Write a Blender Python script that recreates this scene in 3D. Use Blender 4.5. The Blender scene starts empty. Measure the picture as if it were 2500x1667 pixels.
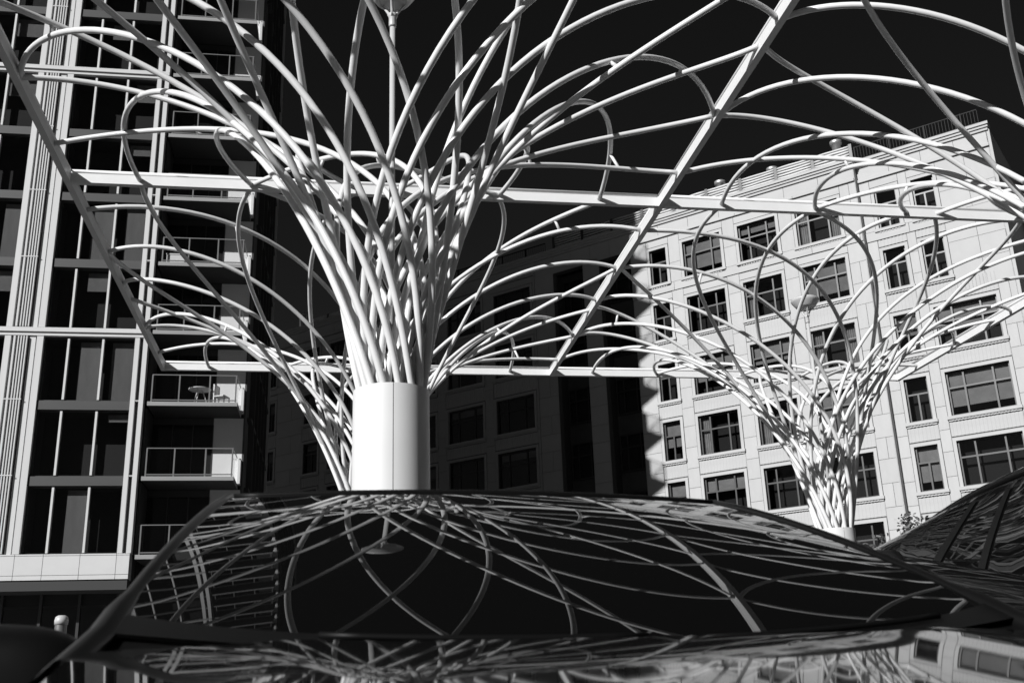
import bpy, math, random
from mathutils import Matrix, Vector
import numpy as np
random.seed(7)
scene = bpy.context.scene
C = scene.collection
R = math.radians
CAMZ = 1.0                                   # eye height above the parking lot

# ------------------------------------------------------------------ camera
cam_d = bpy.data.cameras.new('camera')
cam_d.sensor_width = 36.0
cam_d.lens = 37.274
cam_d.clip_start = 0.05
cam_d.clip_end = 3000.0
cam_d.dof.use_dof = True
cam_d.dof.focus_distance = 13.0
cam_d.dof.aperture_fstop = 7.1
cam = bpy.data.objects.new('camera', cam_d)
C.objects.link(cam)
rx = Vector((0.9871828, -0.15609961, -0.03321197))
ux = Vector((-0.01917099, -0.32258447, 0.94634652))
fx = Vector((0.15843799, 0.9335803, 0.32144242))
cam.matrix_world = Matrix(((rx.x, ux.x, -fx.x, 0), (rx.y, ux.y, -fx.y, 0), (rx.z, ux.z, -fx.z, CAMZ), (0, 0, 0, 1)))
scene.camera = cam

# ------------------------------------------------------------------ light
SUN_AZ = 49.45                               # light travels towards this bearing (from +Y towards +X)
SUN_EL = 28.17
SKY_STRENGTH = 0.05
wd = bpy.data.worlds.new('World'); scene.world = wd; wd.use_nodes = True
nt = wd.node_tree
sky = nt.nodes.new('ShaderNodeTexSky'); sky.sky_type = 'NISHITA'; sky.sun_disc = False
sky.sun_elevation = R(SUN_EL); sky.sun_rotation = R(180 + SUN_AZ)
sky.air_density = 0.11; sky.dust_density = 0.12; sky.ozone_density = 3.0
sep = nt.nodes.new('ShaderNodeSeparateColor')   # black-and-white film behind a red filter: only the red light counts
bg = nt.nodes['Background']; bg.inputs[1].default_value = SKY_STRENGTH
nt.links.new(sky.outputs[0], sep.inputs[0])
nt.links.new(sep.outputs[0], bg.inputs[0])
sun_d = bpy.data.lights.new('sun', 'SUN'); sun_d.energy = 5.0; sun_d.angle = R(0.53); sun_d.color = (1.0, 0.985, 0.97)
sun_d.color = (1, 1, 1)
sun = bpy.data.objects.new('sun', sun_d); C.objects.link(sun)
dv = Vector((math.sin(R(SUN_AZ))*math.cos(R(SUN_EL)), math.cos(R(SUN_AZ))*math.cos(R(SUN_EL)), -math.sin(R(SUN_EL))))
sun.rotation_euler = dv.to_track_quat('-Z', 'Y').to_euler()
sun.location = (-30, -30, 60)
vs = scene.view_settings
vs.view_transform = 'Standard'; vs.look = 'None'; vs.exposure = 0.4; vs.gamma = 1.0; vs.use_curve_mapping = False
scene.render.resolution_x = 1024; scene.render.resolution_y = 682
scene.render.engine = 'CYCLES'
scene.cycles.max_bounces = 8; scene.cycles.transparent_max_bounces = 12

# ------------------------------------------------------------------ helpers
def mat(name, v, rough=0.5, metal=0.0, ior=1.45, coat=0.0, var=0.0, scale=4.0, bump=0.0, bscale=30.0, spec=0.5, detail=4.0):
    m = bpy.data.materials.new(name); m.use_nodes = True
    t = m.node_tree; b = t.nodes['Principled BSDF']
    b.inputs['Base Color'].default_value = (v, v, v, 1)
    b.inputs['Roughness'].default_value = rough; b.inputs['Metallic'].default_value = metal
    b.inputs['IOR'].default_value = ior; b.inputs['Coat Weight'].default_value = coat
    b.inputs['Coat Roughness'].default_value = 0.02
    b.inputs['Specular IOR Level'].default_value = spec
    if var or bump:
        tc = t.nodes.new('ShaderNodeTexCoord')
    if var:
        n = t.nodes.new('ShaderNodeTexNoise'); n.inputs['Scale'].default_value = scale; n.inputs['Detail'].default_value = detail
        n.inputs['Roughness'].default_value = 0.65
        r = t.nodes.new('ShaderNodeMapRange')
        r.inputs['From Min'].default_value = 0.25; r.inputs['From Max'].default_value = 0.75
        r.inputs['To Min'].default_value = v*(1-var); r.inputs['To Max'].default_value = v*(1+var)
        oi = t.nodes.new('ShaderNodeObjectInfo')
        ad = t.nodes.new('ShaderNodeMath'); ad.operation = 'MULTIPLY_ADD'
        ad.inputs[1].default_value = v*var*0.9; 
        sb = t.nodes.new('ShaderNodeMath'); sb.operation = 'SUBTRACT'; sb.inputs[1].default_value = 0.5
        t.links.new(oi.outputs['Random'], sb.inputs[0]); t.links.new(sb.outputs[0], ad.inputs[0])
        t.links.new(tc.outputs['Object'], n.inputs['Vector']); t.links.new(n.outputs['Fac'], r.inputs['Value'])
        t.links.new(r.outputs[0], ad.inputs[2]); t.links.new(ad.outputs[0], b.inputs['Base Color'])
    if bump:
        n2 = t.nodes.new('ShaderNodeTexNoise'); n2.inputs['Scale'].default_value = bscale; n2.inputs['Detail'].default_value = 5
        bp = t.nodes.new('ShaderNodeBump'); bp.inputs['Strength'].default_value = bump; bp.inputs['Distance'].default_value = 0.01
        t.links.new(tc.outputs['Object'], n2.inputs['Vector']); t.links.new(n2.outputs['Fac'], bp.inputs['Height'])
        t.links.new(bp.outputs[0], b.inputs['Normal'])
    return m

def glass_mat(name, tint=0.75, ior=1.5, rough=0.0, wav=0.0):
    m = bpy.data.materials.new(name); m.use_nodes = True
    t = m.node_tree; t.nodes.remove(t.nodes['Principled BSDF'])
    o = t.nodes['Material Output']
    fr = t.nodes.new('ShaderNodeFresnel')
    gm = t.nodes.new('ShaderNodeNewGeometry'); mi = t.nodes.new('ShaderNodeMapRange')      # the inner face of a thin pane does not mirror again
    mi.inputs['To Min'].default_value = ior; mi.inputs['To Max'].default_value = 1.0
    t.links.new(gm.outputs['Backfacing'], mi.inputs['Value']); t.links.new(mi.outputs[0], fr.inputs['IOR'])
    tr = t.nodes.new('ShaderNodeBsdfTransparent'); tr.inputs[0].default_value = (tint, tint, tint, 1)
    gl = t.nodes.new('ShaderNodeBsdfGlossy'); gl.inputs['Roughness'].default_value = rough; gl.inputs[0].default_value = (.95, .95, .95, 1)
    mx = t.nodes.new('ShaderNodeMixShader')
    if wav:
        tc = t.nodes.new('ShaderNodeTexCoord'); n2 = t.nodes.new('ShaderNodeTexNoise'); n2.inputs['Scale'].default_value = 1.3; n2.inputs['Detail'].default_value = 1
        bp = t.nodes.new('ShaderNodeBump'); bp.inputs['Strength'].default_value = wav; bp.inputs['Distance'].default_value = 0.02
        t.links.new(tc.outputs['Object'], n2.inputs['Vector']); t.links.new(n2.outputs['Fac'], bp.inputs['Height'])
        t.links.new(bp.outputs[0], gl.inputs['Normal'])
    t.links.new(fr.outputs[0], mx.inputs[0]); t.links.new(tr.outputs[0], mx.inputs[1]); t.links.new(gl.outputs[0], mx.inputs[2])
    t.links.new(mx.outputs[0], o.inputs['Surface'])
    return m

M = dict(
 tube=mat('white_gloss_paint', .60, .34, var=.08, scale=2.2, coat=.15),
 trunk=mat('white_metal_casing', .55, .5, var=.035, scale=.9),
 beam=mat('white_beam_paint', .64, .42, var=.04, scale=2.5),
 core=mat('dark_core', .03, .8),
 lampw=mat('lamp_white', .4, .4), lamplens=mat('lamp_lens', .35, .25),
 stone=mat('limestone', .36, .75, var=.07, scale=1.1, bump=.15, bscale=9, detail=6),
 stoned=mat('limestone_joint', .10, .9),
 frame=mat('dark_window_metal', .035, .4),
 room=mat('room_dark', .02, .9),
 blind=mat('blind_cloth', .26, .9, var=.25, scale=2),
 curtain=mat('curtain_cloth', .36, .9, var=.2, scale=2),
 louver=mat('pale_metal_louver', .55, .45, var=.1, scale=2),
 rail=mat('black_iron', .008, .6, spec=.2),
 vent=mat('steel_vent', .7, .38, metal=.8),
 clad=mat('white_metal_cladding', .49, .45, var=.04, scale=1.2),
 fin=mat('silver_fin', .50, .4, var=.05, scale=2),
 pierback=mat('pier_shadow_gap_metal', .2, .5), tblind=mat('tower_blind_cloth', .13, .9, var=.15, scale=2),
 spandrel=mat('grey_spandrel', .05, .45, var=.08, scale=2),
 slab=mat('balcony_slab', .22, .6, var=.12, scale=2),
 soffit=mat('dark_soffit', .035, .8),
 bwall=mat('pale_balcony_wall', .55, .6, var=.05, scale=1.5),
 darkclad=mat('dark_metal_and_shade', .05, .5, var=.2, scale=1),  # tower flank and wing: shade put into the colour; recesses: dark metal
 steel=mat('rail_steel', .16, .4, metal=.4),
 asphalt=mat('asphalt', .035, .9, var=.25, scale=3, bump=.5, bscale=120, detail=8),
 paint=mat('road_paint', .7, .8, var=.15, scale=6),
 concrete=mat('concrete_paving', .3, .85, var=.15, scale=2, bump=.3, bscale=40),
 bark=mat('bark', .06, .9, bump=.6, bscale=30), leaf=mat('leaf', .09, .5, var=.4, scale=3),
 black=mat('black_plastic', .004, .45, spec=.15), tyre=mat('tyre_rubber', .015, .8), rim=mat('alloy', .5, .3, metal=1),
 light=mat('headlight', .5, .1), seatm=mat('furniture_white', .6, .5),
)
M['pane'] = glass_mat('window_glass', .78, 1.55, wav=.15)
M['pane2'] = glass_mat('tower_glass', .85, 1.45, wav=.1)
M['rglass'] = glass_mat('rail_glass', .93, 1.5)

class MB:
    def __init__(s): s.v = []; s.f = []; s.sm = []
    def add(s, vs, fs, smooth=False):
        o = len(s.v); s.v += [tuple(p) for p in vs]; s.f += [tuple(i+o for i in f) for f in fs]; s.sm += [smooth]*len(fs)
        return s
    def box(s, x0, x1, y0, y1, z0, z1):
        return s.add([(x0,y0,z0),(x1,y0,z0),(x1,y1,z0),(x0,y1,z0),(x0,y0,z1),(x1,y0,z1),(x1,y1,z1),(x0,y1,z1)],
              [(0,3,2,1),(4,5,6,7),(0,1,5,4),(1,2,6,5),(2,3,7,6),(3,0,4,7)])
    def prism(s, pts, y0, y1):     # polygon in xz extruded along y
        n = len(pts); vs = [(x,y0,z) for x,z in pts]+[(x,y1,z) for x,z in pts]
        return s.add(vs, [tuple(range(n-1,-1,-1)) if False else tuple(range(n)), tuple(range(2*n-1,n-1,-1))]+[(i,i+n,(i+1)%n+n,(i+1)%n) for i in range(n)])
    def tube(s, path, rad, n=12, caps=True):
        P = np.array(path, float); T = np.gradient(P, axis=0); T /= np.linalg.norm(T, axis=1)[:, None]
        r = rad if hasattr(rad, '__len__') else [rad]*len(P)
        a = np.array([0,0,1.]) if abs(T[0][2]) < .9 else np.array([1.,0,0])
        N = np.cross(T[0], a); N /= np.linalg.norm(N)
        vs = []
        for i in range(len(P)):
            N = N - T[i]*(N@T[i]); N /= np.linalg.norm(N); B = np.cross(T[i], N)
            for k in range(n):
                w = 2*math.pi*k/n; vs.append(P[i]+r[i]*(math.cos(w)*N+math.sin(w)*B))
        fs = [(i*n+k, i*n+(k+1)%n, (i+1)*n+(k+1)%n, (i+1)*n+k) for i in range(len(P)-1) for k in range(n)]
        s.add(vs, fs, True)
        if caps:
            o = len(s.v)-len(vs); m = len(P)
            s.f += [tuple(o+k for k in range(n-1,-1,-1)), tuple(o+(m-1)*n+k for k in range(n))]; s.sm += [False, False]
        return s
    def lathe(s, prof, cx=0, cy=0, n=32, a0=0, a1=2*math.pi, smooth=True):
        full = abs(a1-a0-2*math.pi) < 1e-6; k = n if full else n+1
        vs = [(cx+r*math.cos(a0+(a1-a0)*i/n), cy+r*math.sin(a0+(a1-a0)*i/n), z) for r, z in prof for i in range(k)]
        fs = [(j*k+i, j*k+(i+1)%k, (j+1)*k+(i+1)%k, (j+1)*k+i) for j in range(len(prof)-1) for i in range(n)]
        return s.add(vs, fs, smooth)
    def grid(s, fn, nu, nv, smooth=True):
        vs = [fn(i/nu, j/nv) for j in range(nv+1) for i in range(nu+1)]
        fs = [(j*(nu+1)+i, j*(nu+1)+i+1, (j+1)*(nu+1)+i+1, (j+1)*(nu+1)+i) for j in range(nv) for i in range(nu)]
        return s.add(vs, fs, smooth)
    def mesh(s, name, m):
        me = bpy.data.meshes.new(name); me.from_pydata(s.v, [], s.f); me.update()
        me.polygons.foreach_set('use_smooth', s.sm)
        me.materials.append(M[m] if isinstance(m, str) else m)
        return me
    def build(s, name, m, parent=None, **k):
        return link(name, s.mesh(name, m), parent, **k)

def link(name, me, parent=None, loc=None, scale=None, label=None):
    o = bpy.data.objects.new(name, me); C.objects.link(o)
    if parent: o.parent = parent
    if loc: o.location = loc
    if scale: o.scale = scale
    if label: o['label'] = label
    return o
def thing(name, label, cat, loc=(0,0,0), rz=0.0, group=None, me=None):
    o = bpy.data.objects.new(name, me); C.objects.link(o)
    o.location = loc; o.rotation_euler = (0,0,rz); o['label'] = label; o['category'] = cat
    if group: o['group'] = group
    return o
def struct(o): o['kind'] = 'structure'; return o
_cube = {}
def cube(name, m, parent, x0, x1, y0, y1, z0, z1, **k):   # a box piece sharing one unit mesh per name and material
    key = (name, m)
    if key not in _cube: _cube[key] = MB().box(-.5,.5,-.5,.5,-.5,.5).mesh(name, m)
    return link(name, _cube[key], parent, ((x0+x1)/2,(y0+y1)/2,(z0+z1)/2), (abs(x1-x0),abs(y1-y0),abs(z1-z0)), **k)

# ------------------------------------------------------------------ ground
struct(MB().add([(-900,-900,0),(900,-900,0),(900,1500,0),(-900,1500,0)], [(0,1,2,3)]).build('ground', 'asphalt'))

# ------------------------------------------------------------------ canopy of steel trees
HB = 7.5                                     # frame height above the eye
GX = (-4.018, 5.0104, 14.039); GY = (5.591, 14.8196, 24.048)
LX, LY = 9.0285, 9.2284
ZF = HB + CAMZ
TUBES = {  # per tree: (family, frame side, place along side, wrap, rise, flare, lead, end inward, end sideways, end lift)
 'main': [
  (1,'R',-0.42,2.17,0.476,0.088,-0.086,-0.199,0.208,0.011),
  (1,'R',0.06,2.17,0.475,0.082,-0.087,-0.061,0.157,0.029),
  (1,'R',0.42,2.18,0.424,0.094,-0.078,-0.207,0.22,-0.025),
  (1,'R',0.78,2.18,0.477,0.09,-0.073,-0.212,0.196,0.013),
  (1,'B',-0.42,2.17,0.476,0.088,-0.086,-0.199,0.208,0.011),
  (1,'B',0.06,2.17,0.481,0.089,-0.091,-0.134,0.174,-0.009),
  (1,'B',0.42,2.08,0.451,0.094,-0.102,-0.192,0.234,0.023),
  (1,'B',0.78,2.21,0.489,0.095,-0.112,-0.225,0.269,0.082),
  (1,'L',-0.42,2.16,0.457,0.093,-0.101,-0.161,0.205,0.024),
  (1,'L',0.06,2.13,0.451,0.071,-0.132,-0.266,0.138,-0.034),
  (1,'L',0.42,2.19,0.455,0.073,-0.098,-0.229,0.177,0.022),
  (1,'L',0.78,2.19,0.515,0.102,-0.08,-0.312,0.239,0.049),
  (1,'F',-0.42,2.18,0.54,0.083,-0.068,-0.264,0.252,-0.031),
  (1,'F',0.06,2.18,0.455,0.092,-0.079,-0.259,0.212,-0.041),
  (1,'F',0.42,2.17,0.476,0.088,-0.086,-0.199,0.208,0.011),
  (1,'F',0.78,2.2,0.686,0.087,-0.028,-0.391,0.137,0.095),
  (2,'R',-0.78,2.19,0.448,0.1,-0.063,-0.241,0.209,0.06),
  (2,'R',-0.42,2.18,0.434,0.091,-0.08,-0.205,0.192,0.037),
  (2,'R',-0.06,2.17,0.48,0.086,-0.095,-0.174,0.178,-0.005),
  (2,'R',0.42,2.2,0.392,0.089,-0.048,-0.245,0.202,0.073),
  (2,'B',-0.78,2.19,0.423,0.087,-0.056,-0.299,0.259,0.16),
  (2,'B',-0.42,2.18,0.434,0.091,-0.08,-0.205,0.192,0.037),
  (2,'B',-0.06,2.18,0.45,0.091,-0.079,-0.151,0.185,0.034),
  (2,'B',0.42,2.18,0.425,0.096,-0.089,-0.267,0.168,0.05),
  (2,'L',-0.78,2.21,0.47,0.134,-0.051,-0.309,0.167,0.058),
  (2,'L',-0.42,2.18,0.411,0.093,-0.081,-0.182,0.151,0.056),
  (2,'L',-0.06,2.18,0.435,0.093,-0.073,-0.105,0.187,0.057),
  (2,'L',0.42,2.18,0.425,0.092,-0.088,-0.2,0.198,0.011),
  (2,'F',-0.78,2.19,0.433,0.092,-0.067,-0.224,0.239,-0.016),
  (2,'F',-0.42,2.18,0.447,0.092,-0.083,-0.228,0.232,-0.002),
  (2,'F',-0.06,2.18,0.453,0.092,-0.075,-0.219,0.188,0.029),
  (2,'F',0.42,2.17,0.516,0.082,-0.082,-0.219,0.199,0.037),
 ],
 'farL': [
  (1,'R',-0.42,2.17,0.476,0.088,-0.086,-0.199,0.208,0.011),
  (1,'R',0.06,2.17,0.475,0.082,-0.087,-0.061,0.157,0.029),
  (1,'R',0.42,2.18,0.424,0.094,-0.078,-0.207,0.22,-0.025),
  (1,'R',0.78,2.18,0.477,0.09,-0.073,-0.212,0.196,0.013),
  (1,'B',-0.42,2.17,0.476,0.088,-0.086,-0.199,0.208,0.011),
  (1,'B',0.06,2.17,0.481,0.089,-0.091,-0.134,0.174,-0.009),
  (1,'B',0.42,2.08,0.451,0.094,-0.102,-0.192,0.234,0.023),
  (1,'B',0.78,2.19,0.466,0.093,-0.1,-0.236,0.236,0.087),
  (1,'L',-0.42,2.17,0.464,0.092,-0.086,-0.175,0.199,0.025),
  (1,'L',0.06,2.16,0.588,0.085,-0.112,0.033,0.193,-0.01),
  (1,'L',0.42,2.16,0.504,0.079,-0.095,-0.145,0.187,0.037),
  (1,'L',0.78,2.19,0.537,0.099,-0.078,-0.294,0.237,0.077),
  (1,'F',-0.42,2.18,0.54,0.083,-0.068,-0.264,0.252,-0.031),
  (1,'F',0.06,2.18,0.455,0.092,-0.079,-0.259,0.212,-0.041),
  (1,'F',0.42,2.17,0.476,0.088,-0.086,-0.199,0.208,0.011),
  (1,'F',0.78,2.2,0.686,0.087,-0.028,-0.391,0.137,0.095),
  (2,'R',-0.78,2.19,0.448,0.1,-0.063,-0.241,0.209,0.06),
  (2,'R',-0.42,2.18,0.434,0.091,-0.08,-0.205,0.192,0.037),
  (2,'R',-0.06,2.17,0.48,0.086,-0.095,-0.174,0.178,-0.005),
  (2,'R',0.42,2.2,0.392,0.089,-0.048,-0.245,0.202,0.073),
  (2,'B',-0.78,2.19,0.423,0.087,-0.056,-0.299,0.259,0.16),
  (2,'B',-0.42,2.18,0.434,0.091,-0.08,-0.205,0.192,0.037),
  (2,'B',-0.06,2.18,0.45,0.091,-0.079,-0.151,0.185,0.034),
  (2,'B',0.42,2.18,0.425,0.096,-0.089,-0.267,0.168,0.05),
  (2,'L',-0.78,2.2,0.475,0.113,-0.062,-0.229,0.153,0.086),
  (2,'L',-0.42,2.18,0.417,0.092,-0.079,-0.13,0.151,0.08),
  (2,'L',-0.06,2.18,0.438,0.093,-0.073,-0.202,0.202,-0.016),
  (2,'L',0.42,2.18,0.459,0.09,-0.083,-0.171,0.217,-0.025),
  (2,'F',-0.78,2.2,0.399,0.091,-0.051,-0.237,0.206,-0.022),
  (2,'F',-0.42,2.18,0.409,0.098,-0.096,-0.219,0.236,-0.012),
  (2,'F',-0.06,2.18,0.453,0.092,-0.075,-0.219,0.188,0.029),
  (2,'F',0.42,2.17,0.516,0.082,-0.082,-0.219,0.199,0.037),
 ],
 'farR': [
  (1,'R',-0.42,2.17,0.476,0.088,-0.086,-0.199,0.208,0.011),
  (1,'R',0.06,2.17,0.475,0.082,-0.087,-0.061,0.157,0.029),
  (1,'R',0.42,2.18,0.424,0.094,-0.078,-0.207,0.22,-0.025),
  (1,'R',0.78,2.18,0.477,0.09,-0.073,-0.212,0.196,0.013),
  (1,'B',-0.42,2.17,0.476,0.088,-0.086,-0.199,0.208,0.011),
  (1,'B',0.06,2.17,0.481,0.089,-0.091,-0.134,0.174,-0.009),
  (1,'B',0.42,2.08,0.451,0.094,-0.102,-0.192,0.234,0.023),
  (1,'B',0.78,2.18,0.443,0.09,-0.087,-0.247,0.203,0.091),
  (1,'L',-0.42,2.18,0.47,0.092,-0.072,-0.19,0.193,0.026),
  (1,'L',0.06,2.21,0.434,0.117,-0.045,-0.115,0.17,0.012),
  (1,'L',0.42,2.18,0.507,0.094,-0.072,-0.204,0.193,0.014),
  (1,'L',0.78,2.19,0.544,0.114,-0.095,-0.351,0.293,0.016),
  (1,'F',-0.42,2.18,0.54,0.083,-0.068,-0.264,0.252,-0.031),
  (1,'F',0.06,2.18,0.455,0.092,-0.079,-0.259,0.212,-0.041),
  (1,'F',0.42,2.17,0.476,0.088,-0.086,-0.199,0.208,0.011),
  (1,'F',0.78,2.2,0.686,0.087,-0.028,-0.391,0.137,0.095),
  (2,'R',-0.78,2.19,0.448,0.1,-0.063,-0.241,0.209,0.06),
  (2,'R',-0.42,2.18,0.434,0.091,-0.08,-0.205,0.192,0.037),
  (2,'R',-0.06,2.17,0.48,0.086,-0.095,-0.174,0.178,-0.005),
  (2,'R',0.42,2.2,0.392,0.089,-0.048,-0.245,0.202,0.073),
  (2,'B',-0.78,2.19,0.423,0.087,-0.056,-0.299,0.259,0.16),
  (2,'B',-0.42,2.18,0.434,0.091,-0.08,-0.205,0.192,0.037),
  (2,'B',-0.06,2.18,0.45,0.091,-0.079,-0.151,0.185,0.034),
  (2,'B',0.42,2.18,0.425,0.096,-0.089,-0.267,0.168,0.05),
  (2,'L',-0.78,2.18,0.48,0.092,-0.072,-0.148,0.139,0.114),
  (2,'L',-0.42,2.18,0.423,0.092,-0.078,-0.078,0.151,0.104),
  (2,'L',-0.06,2.19,0.431,0.092,-0.072,-0.008,0.172,0.13),
  (2,'L',0.42,2.18,0.391,0.095,-0.092,-0.229,0.179,0.046),
  (2,'F',-0.78,2.18,0.466,0.093,-0.083,-0.212,0.272,-0.009),
  (2,'F',-0.42,2.18,0.485,0.087,-0.07,-0.238,0.228,0.008),
  (2,'F',-0.06,2.18,0.453,0.092,-0.075,-0.219,0.188,0.029),
  (2,'F',0.42,2.17,0.516,0.082,-0.082,-0.219,0.199,0.037),
 ],
 'nearR': [
  (1,'R',-0.42,2.17,0.476,0.088,-0.086,-0.199,0.208,0.011),
  (1,'R',0.06,2.17,0.475,0.082,-0.087,-0.061,0.157,0.029),
  (1,'R',0.42,2.18,0.424,0.094,-0.078,-0.207,0.22,-0.025),
  (1,'R',0.78,2.18,0.477,0.09,-0.073,-0.212,0.196,0.013),
  (1,'B',-0.42,2.17,0.476,0.088,-0.086,-0.199,0.208,0.011),
  (1,'B',0.06,2.17,0.481,0.089,-0.091,-0.134,0.174,-0.009),
  (1,'B',0.42,2.08,0.451,0.094,-0.102,-0.192,0.234,0.023),
  (1,'B',0.78,2.19,0.466,0.093,-0.1,-0.236,0.236,0.087),
  (1,'L',-0.42,2.17,0.464,0.092,-0.086,-0.175,0.199,0.025),
  (1,'L',0.06,2.16,0.491,0.091,-0.096,-0.116,0.167,-0.011),
  (1,'L',0.42,2.18,0.489,0.082,-0.088,-0.192,0.186,0.025),
  (1,'L',0.78,2.19,0.532,0.105,-0.084,-0.319,0.256,0.048),
  (1,'F',-0.42,2.18,0.54,0.083,-0.068,-0.264,0.252,-0.031),
  (1,'F',0.06,2.18,0.455,0.092,-0.079,-0.259,0.212,-0.041),
  (1,'F',0.42,2.17,0.476,0.088,-0.086,-0.199,0.208,0.011),
  (1,'F',0.78,2.2,0.686,0.087,-0.028,-0.391,0.137,0.095),
  (2,'R',-0.78,2.19,0.448,0.1,-0.063,-0.241,0.209,0.06),
  (2,'R',-0.42,2.18,0.434,0.091,-0.08,-0.205,0.192,0.037),
  (2,'R',-0.06,2.17,0.48,0.086,-0.095,-0.174,0.178,-0.005),
  (2,'R',0.42,2.2,0.392,0.089,-0.048,-0.245,0.202,0.073),
  (2,'B',-0.78,2.19,0.423,0.087,-0.056,-0.299,0.259,0.16),
  (2,'B',-0.42,2.18,0.434,0.091,-0.08,-0.205,0.192,0.037),
  (2,'B',-0.06,2.18,0.45,0.091,-0.079,-0.151,0.185,0.034),
  (2,'B',0.42,2.18,0.425,0.096,-0.089,-0.267,0.168,0.05),
  (2,'L',-0.78,2.2,0.475,0.113,-0.062,-0.229,0.153,0.086),
  (2,'L',-0.42,2.18,0.417,0.092,-0.079,-0.13,0.151,0.08),
  (2,'L',-0.06,2.18,0.435,0.093,-0.073,-0.105,0.187,0.057),
  (2,'L',0.42,2.18,0.425,0.092,-0.088,-0.2,0.198,0.011),
  (2,'F',-0.78,2.19,0.433,0.092,-0.067,-0.224,0.239,-0.016),
  (2,'F',-0.42,2.18,0.447,0.092,-0.083,-0.228,0.232,-0.002),
  (2,'F',-0.06,2.18,0.453,0.092,-0.075,-0.219,0.188,0.029),
  (2,'F',0.42,2.17,0.516,0.082,-0.082,-0.219,0.199,0.037),
 ],
}
fr = thing('canopy_frame', 'square grid of white steel beams joining the tops of the tube trees', 'steel frame', (GX[0], GY[0], 0))
def beam(x0, y0, x1, y1):
    mb = MB(); w = .046; h = .074
    x0 -= GX[0]; x1 -= GX[0]; y0 -= GY[0]; y1 -= GY[0]
    if y0 == y1:
        mb.box(x0+w, x1-w, y0-w, y0+w, ZF-h, ZF+h)
        for s in (-1, 1): mb.tube([(x0+w, y0+s*(w-.03), ZF+h+.045), (x1-w, y0+s*(w-.03), ZF+h+.045)], .026, 10)
    else:
        mb.box(x0-w, x0+w, y0+w, y1-w, ZF-h-.002, ZF+h+.002)
        for s in (-1, 1): mb.tube([(x0+s*(w-.03), y0+w, ZF+h+.047), (x0+s*(w-.03), y1-w, ZF+h+.047)], .026, 10)
    mb.build('beam', 'beam', fr)
for j in range(3):
    for i in range(2): beam(GX[i], GY[j], GX[i+1], GY[j])
for i in range(3):
    for j in range(2): beam(GX[i], GY[j], GX[i], GY[j+1])
for i in range(3):
    for j in range(3):
        x, y = GX[i]-GX[0], GY[j]-GY[0]
        MB().box(x-.0455, x+.0455, y-.0455, y+.0455, ZF-.079, ZF+.079).build('node_block', 'beam', fr)

EP = {'R': lambda s: (1, s), 'B': lambda s: (-s, 1), 'L': lambda s: (-1, -s), 'F': lambda s: (s, -1)}
R_TUBE = .0365
def tube_path(row, n=44):
    fm, sd, s, dl, a, rad, tan, d2r, d2t, d2z = row
    sg = 1 if fm == 1 else -1; r0 = .315 if fm == 1 else .225
    e = EP[sd](s); phi = math.atan2(e[1], e[0]); th = phi+sg*dl
    P0 = np.array([r0*math.cos(th), r0*math.sin(th), .39*HB])
    P3 = np.array([e[0]*(LX/2-.03), e[1]*(LY/2-.03), HB]) if True else None
    er = np.array([math.cos(th), math.sin(th), 0]); et = np.array([-math.sin(th), math.cos(th), 0])
    P1 = P0+HB*(np.array([0,0,a])+rad*er+sg*tan*et)
    n_ = np.array([e[0]*LX/2, e[1]*LY/2, 0]); n_ /= np.linalg.norm(n_); t3 = np.array([-n_[1], n_[0], 0])
    P2 = P3+HB*(d2r*n_+sg*d2t*t3+np.array([0,0,d2z]))
    t = np.linspace(0, 1, n)[:, None]
    P = (1-t)**3*P0+3*(1-t)**2*t*P1+3*(1-t)*t*t*P2+t**3*P3
    d = P[0]-P[1]; d /= np.linalg.norm(d)
    P = np.vstack([P[0]+d*.5, P[0]+d*.25, P]); P[:, 2] += CAMZ
    return P
def steel_tree(key, cx, cy, label):
    t = thing('steel_tree', label, 'steel tree', (cx, cy, 0), 0, 'steel tube trees of the canopy')
    zt = .393*HB+CAMZ; r = .378
    for a in (-90, 90):                      # two half-shell panels that meet at dark upright seams
        c = MB(); g = .5
        c.lathe([(r, zt), (r, .12)], n=40, a0=R(a+g), a1=R(a+180-g)); c.lathe([(r-.012, zt-.03), (r-.012, zt), (r, zt)], n=40, a0=R(a+g), a1=R(a+180-g), smooth=False)
        c.build('casing_panel', 'trunk', t)
    MB().lathe([(.0, zt-.16), (r-.03, zt-.16), (r-.03, .1)], n=40).build('trunk_core', 'core', t)
    MB().lathe([(.0, .14), (r+.16, .14), (r+.18, .12), (r+.18, 0)], n=40).build('base_ring', 'concrete', t)
    paths = []
    for row in TUBES[key]:
        P = tube_path(row); paths.append((row[0], P))
        MB().tube(P, R_TUBE, 14).build('tube', 'tube', t)
    cand = []
    for i, (fa, A) in enumerate(paths):
        for j, (fb, B) in enumerate(paths):
            if fa == 1 and fb == 2:
                a = A[26:44]; b = B[26:44]
                dd = np.linalg.norm(a[:, None]-b[None], axis=2); k = np.unravel_index(dd.argmin(), dd.shape)
                if .13 < dd[k] < .42 and math.hypot(a[k[0]][0], a[k[0]][1]) > 2.3 and 0 < k[0] < 17 and 0 < k[1] < 17: cand.append((dd[k], a[k[0]], b[k[1]]))
    cand.sort(key=lambda c: c[0])
    for d, a, b in cand[:14]: MB().tube([a, a*.5+b*.5, b], .024, 10).build('strut', 'tube', t)
    return t
steel_tree('main', (GX[0]+GX[1])/2, (GY[0]+GY[1])/2, 'big white steel tube tree with round white trunk right behind the black car')
steel_tree('farL', (GX[0]+GX[1])/2, (GY[1]+GY[2])/2, 'smaller white steel tube tree half hidden behind the big white trunk')
steel_tree('farR', (GX[1]+GX[2])/2, (GY[1]+GY[2])/2, 'smaller white steel tube tree in front of the sunlit stone facade')
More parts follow.
